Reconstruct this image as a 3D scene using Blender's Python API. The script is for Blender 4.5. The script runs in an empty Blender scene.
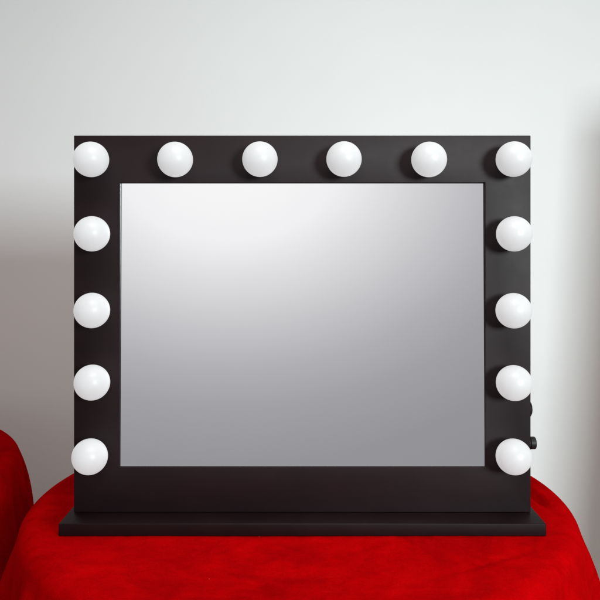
import bpy, bmesh, math, random
from mathutils import Vector, Matrix, noise
random.seed(4)
PI = math.pi
scene = bpy.context.scene
C = scene.collection
CAM_H = 1.246            # camera height above the floor
TABLE_H = 0.750          # cloth surface height

# ------------------------------------------------------------------ helpers
def obj(name, bm, mat, parent=None, smooth=True):
    me = bpy.data.meshes.new(name)
    bmesh.ops.recalc_face_normals(bm, faces=bm.faces)
    bm.to_mesh(me); bm.free()
    o = bpy.data.objects.new(name, me); C.objects.link(o)
    me.materials.append(mat)
    if smooth:
        for p in me.polygons: p.use_smooth = True
    if parent is not None: o.parent = parent
    return o

def sharp_by_angle(o, deg=40):
    me = o.data
    bm = bmesh.new(); bm.from_mesh(me)
    for e in bm.edges:
        if len(e.link_faces) == 2 and e.calc_face_angle(0) > math.radians(deg):
            e.smooth = False
    bm.to_mesh(me); bm.free()

def add_box(bm, x0, x1, y0, y1, z0, z1, bevel=0.0, seg=3):
    r = bmesh.ops.create_cube(bm, size=1.0)
    vs = r['verts']
    for v in vs:
        v.co = Vector(((x0+x1)/2 + v.co.x*(x1-x0), (y0+y1)/2 + v.co.y*(y1-y0), (z0+z1)/2 + v.co.z*(z1-z0)))
    if bevel:
        es = list({e for v in vs for e in v.link_edges})
        bmesh.ops.bevel(bm, geom=es, offset=bevel, segments=seg, profile=0.5, affect='EDGES')

def add_lathe(bm, prof, M, n=64):
    """prof: (radius, axial) pairs, revolved about local Z, placed by matrix M"""
    rings = []
    for r, a in prof:
        if r < 1e-6:
            rings.append([bm.verts.new(M @ Vector((0, 0, a)))])
        else:
            rings.append([bm.verts.new(M @ Vector((r*math.cos(2*PI*k/n), r*math.sin(2*PI*k/n), a))) for k in range(n)])
    for A, B in zip(rings, rings[1:]):
        for k in range(n):
            k2 = (k+1) % n
            if len(A) == 1 and len(B) == 1: continue
            if len(A) == 1: bm.faces.new((A[0], B[k], B[k2]))
            elif len(B) == 1: bm.faces.new((A[k], A[k2], B[0]))
            else: bm.faces.new((A[k], A[k2], B[k2], B[k]))

# ------------------------------------------------------------------ materials
def new_mat(name):
    m = bpy.data.materials.new(name); m.use_nodes = True
    nt = m.node_tree
    return m, nt, nt.nodes['Principled BSDF']

def nd(nt, typ, **kw):
    n = nt.nodes.new(typ)
    for k, v in kw.items():
        if k in n.inputs: n.inputs[k].default_value = v
        else: setattr(n, k, v)
    return n

def noise_tex(nt, scale, detail=4, rough=0.55, stretch=None, dist=0.0):
    tc = nd(nt, 'ShaderNodeTexCoord')
    nz = nd(nt, 'ShaderNodeTexNoise')
    nz.inputs['Scale'].default_value = scale
    nz.inputs['Detail'].default_value = detail
    nz.inputs['Roughness'].default_value = rough
    nz.inputs['Distortion'].default_value = dist
    if stretch:
        mp = nd(nt, 'ShaderNodeMapping')
        mp.inputs['Scale'].default_value = stretch[0]
        mp.inputs['Rotation'].default_value = stretch[1]
        nt.links.new(tc.outputs['Object'], mp.inputs['Vector'])
        nt.links.new(mp.outputs['Vector'], nz.inputs['Vector'])
    else:
        nt.links.new(tc.outputs['Object'], nz.inputs['Vector'])
    return nz.outputs['Fac']

def ramp(nt, fac, stops):
    r = nd(nt, 'ShaderNodeValToRGB')
    el = r.color_ramp.elements
    while len(el) > 1: el.remove(el[-1])
    el[0].position = stops[0][0]; el[0].color = stops[0][1]
    for p, c in stops[1:]:
        e = el.new(p); e.color = c
    nt.links.new(fac, r.inputs['Fac'])
    return r.outputs['Color']

def g(v): return (v, v, v, 1)

def math_node(nt, op, a, b=None, c=None, clamp=False):
    n = nd(nt, 'ShaderNodeMath', operation=op); n.use_clamp = clamp
    for i, x in enumerate((a, b, c)):
        if x is None: continue
        if isinstance(x, (int, float)): n.inputs[i].default_value = x
        else: nt.links.new(x, n.inputs[i])
    return n.outputs[0]

def bump(nt, b, height, strength, dist):
    bp = nd(nt, 'ShaderNodeBump')
    bp.inputs['Strength'].default_value = strength
    bp.inputs['Distance'].default_value = dist
    nt.links.new(height, bp.inputs['Height'])
    nt.links.new(bp.outputs['Normal'], b.inputs['Normal'])

def black_paint(name='satin_black_paint', spec=0.25):
    m, nt, b = new_mat(name)
    f = noise_tex(nt, 14, 5, 0.6)
    nt.links.new(ramp(nt, f, [(0.3, (0.0062, 0.0019, 0.0026, 1)), (0.7, (0.0094, 0.0028, 0.0040, 1))]), b.inputs['Base Color'])
    f2 = noise_tex(nt, 38, 6, 0.65)
    nt.links.new(ramp(nt, f2, [(0.25, g(0.50)), (0.75, g(0.55))]), b.inputs['Roughness'])
    b.inputs['Specular IOR Level'].default_value = spec
    f3 = noise_tex(nt, 900, 3, 0.6)
    bump(nt, b, f3, 0.05, 0.0003)
    return m

def black_plastic():
    m, nt, b = new_mat('black_plastic')
    f = noise_tex(nt, 120, 4)
    nt.links.new(ramp(nt, f, [(0.3, g(0.006)), (0.7, g(0.011))]), b.inputs['Base Color'])
    b.inputs['Roughness'].default_value = 0.5
    b.inputs['Specular IOR Level'].default_value = 0.3
    return m

def mirror_mat():
    m, nt, b = new_mat('silvered_mirror')
    b.inputs['Metallic'].default_value = 1.0
    f = noise_tex(nt, 9, 6, 0.7)
    nt.links.new(ramp(nt, f, [(0.3, g(0.975)), (0.7, g(0.99))]), b.inputs['Base Color'])
    b.inputs['Roughness'].default_value = 0.0
    return m

def opal_mat():
    m, nt, b = new_mat('opal_glass')
    f = noise_tex(nt, 25, 3)
    nt.links.new(ramp(nt, f, [(0.3, (0.25, 0.253, 0.257, 1)), (0.7, (0.27, 0.273, 0.277, 1))]), b.inputs['Base Color'])
    b.inputs['Roughness'].default_value = 0.40
    b.inputs['Emission Color'].default_value = (0.97, 0.98, 1.0, 1)
    b.inputs['Emission Strength'].default_value = 0.50  # added glow, stands in for light scattered inside the opal glass
    b.inputs['Specular IOR Level'].default_value = 0.35
    b.inputs['Subsurface Weight'].default_value = 0.5
    b.inputs['Subsurface Radius'].default_value = (1, 1, 1)
    b.inputs['Subsurface Scale'].default_value = 0.02
    return m

def velvet_mat(name, k):
    m, nt, b = new_mat(name)
    f = noise_tex(nt, 9, 7, 0.62, stretch=((1.0, 1.5, 1.0), (0, 0, 0.5)), dist=1.2)
    f2 = noise_tex(nt, 70, 6, 0.7, stretch=((1.0, 1.7, 1.0), (0, 0, -0.6)), dist=0.8)
    mx = math_node(nt, 'ADD', math_node(nt, 'MULTIPLY', f, 0.6), math_node(nt, 'MULTIPLY', f2, 0.4))
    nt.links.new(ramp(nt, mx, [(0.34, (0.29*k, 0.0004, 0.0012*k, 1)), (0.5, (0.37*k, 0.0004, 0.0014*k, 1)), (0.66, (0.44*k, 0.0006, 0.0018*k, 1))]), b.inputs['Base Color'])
    b.inputs['Roughness'].default_value = 0.9
    b.inputs['Specular IOR Level'].default_value = 0.0
    b.inputs['Sheen Weight'].default_value = 0.18*k
    b.inputs['Sheen Roughness'].default_value = 0.4
    b.inputs['Sheen Tint'].default_value = (0.9, 0.005, 0.006, 1)
    # fine pile and a few specks of lint
    bc = b.inputs['Base Color'].links[0].from_socket
    pile = ramp(nt, noise_tex(nt, 420, 3, 0.7), [(0.3, g(0.86)), (0.7, g(1.12))])
    mm = nd(nt, 'ShaderNodeMix', data_type='RGBA', blend_type='MULTIPLY')
    ms = [i for i in mm.inputs if i.type == 'RGBA']; mo = [i for i in mm.outputs if i.type == 'RGBA'][0]
    mm.inputs[0].default_value = 1.0
    nt.links.new(bc, ms[0]); nt.links.new(pile, ms[1])
    tcv = nd(nt, 'ShaderNodeTexCoord')
    vo = nd(nt, 'ShaderNodeTexVoronoi'); vo.inputs['Scale'].default_value = 30
    nt.links.new(tcv.outputs['Object'], vo.inputs['Vector'])
    sepc = nd(nt, 'ShaderNodeSeparateColor'); nt.links.new(vo.outputs['Color'], sepc.inputs[0])
    speck = math_node(nt, 'MULTIPLY', math_node(nt, 'LESS_THAN', vo.outputs['Distance'], 0.030), math_node(nt, 'GREATER_THAN', sepc.outputs[0], 0.90))
    m2 = nd(nt, 'ShaderNodeMix', data_type='RGBA')
    ms = [i for i in m2.inputs if i.type == 'RGBA']; mo2 = [i for i in m2.outputs if i.type == 'RGBA'][0]
    nt.links.new(math_node(nt, 'MULTIPLY', speck, 0.22), m2.inputs[0])
    nt.links.new(mo, ms[0]); ms[1].default_value = (0.55, 0.36, 0.34, 1)
    # broad crushed patches of the pile
    cr = ramp(nt, noise_tex(nt, 4.5, 5, 0.62, dist=1.5), [(0.32, g(0.74)), (0.5, g(1.0)), (0.68, g(1.16))])
    m4 = nd(nt, 'ShaderNodeMix', data_type='RGBA', blend_type='MULTIPLY')
    ms4 = [i for i in m4.inputs if i.type == 'RGBA']; mo4 = [i for i in m4.outputs if i.type == 'RGBA'][0]
    m4.inputs[0].default_value = 1.0
    nt.links.new(mo2, ms4[0]); nt.links.new(cr, ms4[1]); mo2 = mo4
    # brushed nap: short pale strokes where the pile lies the other way
    st = noise_tex(nt, 26, 4, 0.6, stretch=((1.0, 7.0, 1.0), (0, 0, 0.75)), dist=0.5)
    zone = noise_tex(nt, 5, 3, 0.5)
    sm = math_node(nt, 'MULTIPLY', math_node(nt, 'MULTIPLY', math_node(nt, 'SUBTRACT', st, 0.56), 5.0, clamp=True),
                   math_node(nt, 'MULTIPLY', math_node(nt, 'SUBTRACT', zone, 0.50), 5.0, clamp=True))
    m3 = nd(nt, 'ShaderNodeMix', data_type='RGBA')
    ms3 = [i for i in m3.inputs if i.type == 'RGBA']; mo3 = [i for i in m3.outputs if i.type == 'RGBA'][0]
    nt.links.new(math_node(nt, 'MULTIPLY', sm, 0.55), m3.inputs[0])
    nt.links.new(mo2, ms3[0]); ms3[1].default_value = (0.62*k, 0.010*k, 0.012*k, 1)
    nt.links.new(mo3, b.inputs['Base Color'])
    f3 = noise_tex(nt, 900, 3, 0.7)
    h = math_node(nt, 'ADD', math_node(nt, 'MULTIPLY', f2, 0.9), math_node(nt, 'MULTIPLY', f3, 0.5))
    bump(nt, b, h, 0.35, 0.0016)
    return m

def wall_mat():
    m, nt, b = new_mat('wall_paint')
    f = noise_tex(nt, 2.2, 5, 0.6)
    nt.links.new(ramp(nt, f, [(0.3, (0.785, 0.802, 0.800, 1)), (0.7, (0.812, 0.826, 0.825, 1))]), b.inputs['Base Color'])
    b.inputs['Roughness'].default_value = 0.85
    b.inputs['Specular IOR Level'].default_value = 0.2
    f2 = noise_tex(nt, 130, 5, 0.65)
    bump(nt, b, f2, 0.12, 0.001)
    return m

def floor_mat():
    m, nt, b = new_mat('brown_floor')
    f = noise_tex(nt, 6, 6, 0.6, stretch=((1, 9, 1), (0, 0, 0)))
    nt.links.new(ramp(nt, f, [(0.3, (0.20, 0.13, 0.085, 1)), (0.7, (0.28, 0.19, 0.13, 1))]), b.inputs['Base Color'])
    b.inputs['Roughness'].default_value = 0.5
    return m

def brown_mat():
    m, nt, b = new_mat('brown_panel')
    f = noise_tex(nt, 5, 5)
    nt.links.new(ramp(nt, f, [(0.3, (0.30, 0.18, 0.13, 1)), (0.7, (0.36, 0.22, 0.16, 1))]), b.inputs['Base Color'])
    b.inputs['Roughness'].default_value = 0.7
    return m
M_brown = brown_mat()
M_black = black_paint(); M_base = black_paint('satin_black_base', 0.14); M_plastic = black_plastic(); M_mirror = mirror_mat()
M_opal = opal_mat(); M_velvet = velvet_mat('red_velvet', 0.92); M_velvet_shaded = velvet_mat('shaded_red_velvet', 0.72); M_wall = wall_mat(); M_floor = floor_mat()  # second velvet has the left table's shade put into its red

# ------------------------------------------------------------------ setting
WALL_Y = 2.40
bm = bmesh.new()
add_box(bm, -3.2, 3.2, WALL_Y, WALL_Y+0.12, 0.0, 3.0)
o = obj('wall', bm, M_wall, smooth=False); o['kind'] = 'structure'
bm = bmesh.new()
add_box(bm, -3.2, 3.2, -1.2, WALL_Y-0.002, -0.05, 0.0)
o = obj('floor', bm, M_floor, smooth=False); o['kind'] = 'structure'
# unseen panel added beyond the right edge, shaped to shade the wall
bm = bmesh.new()
vs = [bm.verts.new(p) for p in ((1.055, 1.60, 0.0), (2.3, 1.60, 0.0), (2.3, 1.60, 1.70), (1.18, 1.60, 1.70))]
bm.faces.new(vs)
r = bmesh.ops.extrude_face_region(bm, geom=list(bm.faces))
for v in [e for e in r['geom'] if isinstance(e, bmesh.types.BMVert)]: v.co.y += 0.05
o = obj('shadow_blocker', bm, M_brown, smooth=False); o['kind'] = 'structure'

# ------------------------------------------------------------------ tablecloths
def make_cloth(name, cx, cy, R, label, seed, mat, dents=(), folds=23, amp0=0.022, flare=0.030, drop=0.60, ncirc=420):
    """a round cloth lying on a table top, rolled over its edge and hanging in folds"""
    rng = random.Random(seed)
    rho = 0.034
    ss = []                                    # (kind, value)
    nflat = 70
    for i in range(1, nflat+1): ss.append(('f', (R-rho)*i/nflat))
    LEAN = 0.30                                # the hanging cloth leaves the edge at this angle off plumb
    for i in range(1, 11): ss.append(('a', (PI/2-LEAN)*i/10))
    nh = 46
    for i in range(1, nh+1): ss.append(('h', (drop)*(i/nh)**1.4))
    ph = [rng.uniform(0, 2*PI) for _ in range(6)]
    def fold(t):
        return (0.55*math.sin(folds*t+ph[0]+0.9*math.sin(3*t+ph[1])) + 0.30*math.sin((folds*2-3)*t+ph[2]+math.sin(4*t+ph[3])) + 0.25*math.sin(5*t+ph[4]))
    bm = bmesh.new()
    def wr(x, y):                              # creases and soft lumps of the flat cloth
        p = Vector((x*7+seed*3.1, y*7, seed))
        a = noise.noise(p)*0.0016
        q = Vector((x*26, y*13+seed, seed*2.0))
        a += (1-abs(noise.noise(q)))**6*0.0006
        a += noise.noise(Vector((x*60, y*60, seed)))*0.0004
        return a
    rings = []
    c0 = bm.verts.new((0, 0, wr(0, 0)))
    for kind, v in ss:
        ring = []
        for k in range(ncirc):
            t = 2*PI*k/ncirc
            ct, st = math.cos(t), math.sin(t)
            f = fold(t)
            edge = 1 + 0.003*math.sin(2*t+ph[5]) + 0.002*math.sin(5*t+ph[3])
            if kind == 'f':
                r = v; z = 0.0
            elif kind == 'a':
                r = R-rho+rho*math.sin(v); z = -rho*(1-math.cos(v))
            else:
                h = v
                sat = 1-math.exp(-h/(flare/math.tan(LEAN)))
                amp = amp0*(1-math.exp(-(h/0.085)**1.2))
                r = R-rho+rho*math.cos(LEAN) + flare*sat*(1+0.14*f) + amp*f
                z = -rho*(1-math.sin(LEAN)) - h
            r *= edge
            x, y = r*ct, r*st
            if kind == 'f':
                w = min(1.0, (R-rho-v)/0.05)
                z += wr(x, y)*w
            else:
                pass
            for (dx, dy, rot, lx, ly, depth) in dents:   # elongated creases pressed into the cloth
                ux = (x-dx)*math.cos(rot)+(y-dy)*math.sin(rot)
                uy = -(x-dx)*math.sin(rot)+(y-dy)*math.cos(rot)
                e = math.exp(-(ux/lx)**2-(uy/ly)**2)
                z += depth*e*math.cos(uy/ly*1.9)
            ring.append(bm.verts.new((x, y, z)))
        rings.append(ring)
    n = ncirc
    for k in range(n): bm.faces.new((c0, rings[0][k], rings[0][(k+1) % n]))
    for A, B in zip(rings, rings[1:]):
        for k in range(n):
            bm.faces.new((A[k], B[k], B[(k+1) % n], A[(k+1) % n]))
    o = obj(name, bm, mat)
    o.location = (cx, cy, TABLE_H)
    o['label'] = label; o['category'] = 'tablecloth'; o['group'] = 'red tablecloths'
    return o

make_cloth('tablecloth', 0.0, 1.42, 0.523, 'bright red velvet cloth on the round table under the black mirror', 3, M_velvet,
           dents=((0.458, -0.012, 1.62, 0.055, 0.013, -0.017), (0.43, 0.05, 1.9, 0.04, 0.012, -0.006),
                  (-0.43, -0.06, 0.9, 0.06, 0.014, -0.004), (0.30, -0.31, 0.5, 0.09, 0.012, -0.003)))
make_cloth('tablecloth', -1.20, 1.54, 0.56, 'red cloth darkened for shade, hanging off the other table at the far left edge', 11, M_velvet_shaded, folds=23, amp0=0.020)

# ------------------------------------------------------------------ vanity mirror
ROOT_Y = 1.270
root = bpy.data.objects.new('vanity_mirror', None); C.objects.link(root)
root.location = (0.004, ROOT_Y, TABLE_H+0.001)
root.empty_display_size = 0.1
root['label'] = 'black framed table mirror with round white bulbs around three sides'
root['category'] = 'vanity mirror'
# local frame: x along the mirror, y away from the camera, z up from the cloth
ZB = 0.0215                                     # top of the base board
FY0, FY1 = -0.020, 0.020                        # front and back of the framed board
FX = 0.400                                      # half width
FT = ZB + 0.660                                 # top of the frame
OX0, OX1 = -0.3192, 0.3200                      # opening
OZ0, OZ1 = ZB + 0.0800, ZB + 0.5775

# base board
bm = bmesh.new()
add_box(bm, -0.4105, 0.4105, -0.069, 0.069, 0.0, ZB-0.0006, bevel=0.0016)
base = obj('base', bm, M_base, root)
sharp_by_angle(base, 60)

# frame: one ring, bevelled on its outer and inner front edges
bm = bmesh.new()
def loop(x0, x1, z0, z1, y):
    return [bm.verts.new((x, y, z)) for x, z in ((x0, z0), (x1, z0), (x1, z1), (x0, z1))]
of, ob = loop(-FX, FX, ZB, FT, FY0), loop(-FX, FX, ZB, FT, FY1)
i_f, ib = loop(OX0, OX1, OZ0, OZ1, FY0), loop(OX0, OX1, OZ0, OZ1, FY1)
for k in range(4):
    k2 = (k+1) % 4
    bm.faces.new((of[k], of[k2], i_f[k2], i_f[k])); bm.faces.new((ob[k], ob[k2], ib[k2], ib[k]))
    bm.faces.new((of[k], of[k2], ob[k2], ob[k])); bm.faces.new((i_f[k], i_f[k2], ib[k2], ib[k]))
bmesh.ops.recalc_face_normals(bm, faces=bm.faces)
sel = []
for e in bm.edges:
    a, b = e.verts
    outer = set((a, b)) <= set(of) or set((a, b)) <= set(ob) or (a in of and b in ob) or (b in of and a in ob)
    inner = set((a, b)) <= set(i_f)
    if outer or inner: sel.append(e)
bmesh.ops.bevel(bm, geom=sel, offset=0.0012, segments=3, profile=0.5, affect='EDGES')
frame = obj('frame', bm, M_black, root)
sharp_by_angle(frame, 50)

# back panel closing the frame
bm = bmesh.new()
add_box(bm, OX0+0.0005, OX1-0.0005, 0.012, 0.0185, OZ0+0.0005, OZ1-0.0005)
obj('back_panel', bm, M_black, root, smooth=False)

# mirror glass, leaning back a touch inside the rebate
bm = bmesh.new()
lean = math.radians(0.65)
H = OZ1-OZ0-0.001
bm_y0 = FY0+0.0022
t = 0.004
pts = []
for x in (OX0+0.0004, OX1-0.0004):
    for z, y in ((0.0005, 0.0), (H, H*math.tan(lean))):
        pts.append((x, bm_y0+y, OZ0+z))
fv = [bm.verts.new(p) for p in pts]
bv = [bm.verts.new((p[0], p[1]+t, p[2])) for p in pts]
q = (0, 2, 3, 1)
bm.faces.new([fv[i] for i in q]); bm.faces.new([bv[i] for i in reversed(q)])
for a, b in zip(q, q[1:]+q[:1]): bm.faces.new((fv[a], fv[b], bv[b], bv[a]))
obj('mirror_glass', bm, M_mirror, root, smooth=False)

# bulbs
RB = 0.0301
BULB_Y = FY0 - 0.040
tilt = Matrix.Rotation(PI/2, 4, 'X')            # local +z of the lathe -> -y
prof = [(0.0, 0.0695)]
cz = 0.0312
a_end = math.asin(0.0150/RB)
for i in range(1, 41):
    a = (PI-a_end)*i/40
    prof.append((RB*math.sin(a), cz + RB*math.cos(a)))
prof[0] = (0.0, cz+RB)
prof += [(0.0142, 0.0048), (0.0140, 0.0030), (0.0, 0.0030)]
sock = [(0.0146, 0.0002), (0.0192, 0.0002), (0.0196, 0.0010), (0.0192, 0.0034), (0.0182, 0.0040), (0.0147, 0.0040), (0.0147, 0.0020)]
bm = bmesh.new(); add_lathe(bm, prof, tilt, 72); me_b = None
first = obj('bulb', bm, M_opal, root)
bm = bmesh.new(); add_lathe(bm, sock, tilt, 48)
first_s = obj('socket', bm, M_plastic, first)
sharp_by_angle(first_s, 35)
zc = CAM_H - TABLE_H - 0.001                    # local height of the camera
xs = [-0.3605, -0.2167, -0.0722, 0.0713, 0.2170, 0.3612]
zs = [0.1412, 0.0139, -0.1168, -0.2402, -0.3662]
spots = [(x, zs[0]) for x in xs] + [(xs[0]+d, z) for z, d in zip(zs[1:], (0.0012, 0.001, 0.001, -0.002))] + [(xs[-1], z) for z in zs[1:]]
for i, (x, z) in enumerate(spots):
    if i == 0: b, s = first, first_s
    else:
        b = first.copy(); C.objects.link(b); b.parent = root
        s = first_s.copy(); C.objects.link(s); s.parent = b
    b.location = (x, FY0, zc+z)
    b.rotation_euler = (random.uniform(-.02, .02), random.uniform(-3, 3), random.uniform(-.02, .02))

# switch and dimmer knob on the right side
sx = Matrix.Rotation(PI/2, 4, 'Y')              # lathe axis -> +x
bm = bmesh.new()
pr = [(0.0, 0.0072), (0.006, 0.0069), (0.011, 0.0058), (0.0140, 0.0040), (0.0152, 0.0022), (0.0165, 0.0018), (0.0168, 0.0002), (0.0, 0.0002)]
add_lathe(bm, pr, Matrix.Translation((FX, -0.001, zc-0.296)) @ sx, 48)
obj('power_switch', bm, M_plastic, root)
bm = bmesh.new()
kz = zc-0.357
Mk = Matrix.Translation((FX, -0.001, kz)) @ sx
add_lathe(bm, [(0.0, 0.0004), (0.0085, 0.0004), (0.0088, 0.0035), (0.0088, 0.006), (0.0, 0.006)], Mk, 40)
n = 40
kn = []
for k in range(n):
    a = 2*PI*k/n
    kn.append((math.cos(a), math.sin(a), 0.0110+0.00012*(1 if k % 2 else -1)))
lv = []
for ax, sc in ((0.0045, 0.96), (0.0052, 1.0), (0.0128, 0.98), (0.0138, 0.90)):
    lv.append([bm.verts.new(Mk @ Vector((c*r*sc, s*r*sc, ax))) for c, s, r in kn])
for A, B in zip(lv, lv[1:]):
    for k in range(n): bm.faces.new((A[k], A[(k+1) % n], B[(k+1) % n], B[k]))
bm.faces.new(lv[-1]); bm.faces.new(list(reversed(lv[0])))
knob = obj('dimmer_knob', bm, M_plastic, root)
sharp_by_angle(knob, 30)

# ------------------------------------------------------------------ light
def area(name, loc, target, w, h, power, col):
    l = bpy.data.lights.new(name, 'AREA'); l.shape = 'RECTANGLE'; l.size = w; l.size_y = h
    l.energy = power; l.color = col
    o = bpy.data.objects.new(name, l); C.objects.link(o)
    o.location = loc
    o.rotation_euler = (Vector(target)-Vector(loc)).to_track_quat('-Z', 'Y').to_euler()
    return o
kl = area('window_light', (2.10, -2.26, 1.76), (0.30, 2.4, 1.12), 0.98, 0.95, 50, (0.89, 0.99, 1.0))
kl.data.spread = math.radians(97)
cl = area('overhead_fill', (0.15, 0.30, 2.75), (0.0, 1.15, 0.75), 1.2, 0.9, 14.5, (0.99, 0.98, 0.95))  # added fill from overhead, brightens the tabletop cloth
cl.data.spread = math.radians(125)

# ------------------------------------------------------------------ world: the room's pale light, seen in the mirror
w = bpy.data.worlds.new('World'); scene.world = w; w.use_nodes = True
nt = w.node_tree
bg = nt.nodes['Background']
tc = nd(nt, 'ShaderNodeTexCoord')
sp = nd(nt, 'ShaderNodeSeparateXYZ'); nt.links.new(tc.outputs['Generated'], sp.inputs[0])
ny = math_node(nt, 'MAXIMUM', math_node(nt, 'MULTIPLY', sp.outputs['Y'], -1.0), 0.05)
u = math_node(nt, 'DIVIDE', sp.outputs['X'], ny)
v = math_node(nt, 'DIVIDE', sp.outputs['Z'], ny)
du = math_node(nt, 'MULTIPLY', math_node(nt, 'ADD', u, 0.10), 0.75)
dv = math_node(nt, 'SUBTRACT', v, 0.143)
d = math_node(nt, 'SQRT', math_node(nt, 'ADD', math_node(nt, 'MULTIPLY', du, du), math_node(nt, 'MULTIPLY', dv, dv)), clamp=True)
def G(x): return (x, x*0.995, x*(1.06-0.045*min(1, max(0, (x-.35)/.4))), 1)
col = ramp(nt, d, [(0.06, (0.93, 0.93, 0.94, 1)), (0.12, G(.885)), (0.17, G(.745)), (0.242, G(.565)), (0.30, G(.44)), (0.355, G(.36)), (0.43, G(.305)), (0.52, G(.285))])
mask = nd(nt, 'ShaderNodeMapRange'); mask.interpolation_type = 'SMOOTHSTEP'
mask.inputs['From Min'].default_value = 0.82; mask.inputs['From Max'].default_value = 0.905
nt.links.new(math_node(nt, 'MULTIPLY', sp.outputs['Y'], -1.0), mask.inputs['Value'])
amb = ramp(nt, math_node(nt, 'ADD', math_node(nt, 'MULTIPLY', sp.outputs['Z'], 0.5), 0.5),
           [(0.3, (0.07, 0.038, 0.024, 1)), (0.5, (0.095, 0.058, 0.040, 1)), (0.8, (0.30, 0.26, 0.235, 1))])
mixn = nd(nt, 'ShaderNodeMix', data_type='RGBA')
nt.links.new(mask.outputs['Result'], mixn.inputs['Factor'])
nt.links.new(amb, mixn.inputs['A']); nt.links.new(col, mixn.inputs['B'])
# Mix has several typed sockets called A/B: link the colour pair explicitly
cs = [i for i in mixn.inputs if i.type == 'RGBA']
nt.links.new(amb, cs[0]); nt.links.new(col, cs[1])
co = [o_ for o_ in mixn.outputs if o_.type == 'RGBA'][0]
nt.links.new(co, bg.inputs['Color'])
bg.inputs['Strength'].default_value = 1.0

# ------------------------------------------------------------------ camera
cd = bpy.data.cameras.new('camera')
cd.sensor_width = 36.0; cd.lens = 714/600*36.0
cd.shift_y = -58/600
cd.clip_start = 0.02; cd.clip_end = 100
cam = bpy.data.objects.new('camera', cd); C.objects.link(cam)
cam.location = (0, 0, CAM_H); cam.rotation_euler = (PI/2, 0, 0)
scene.camera = cam
scene.view_settings.view_transform = 'Standard'
scene.view_settings.look = 'None'
scene.view_settings.exposure = 0
scene.view_settings.gamma = 1
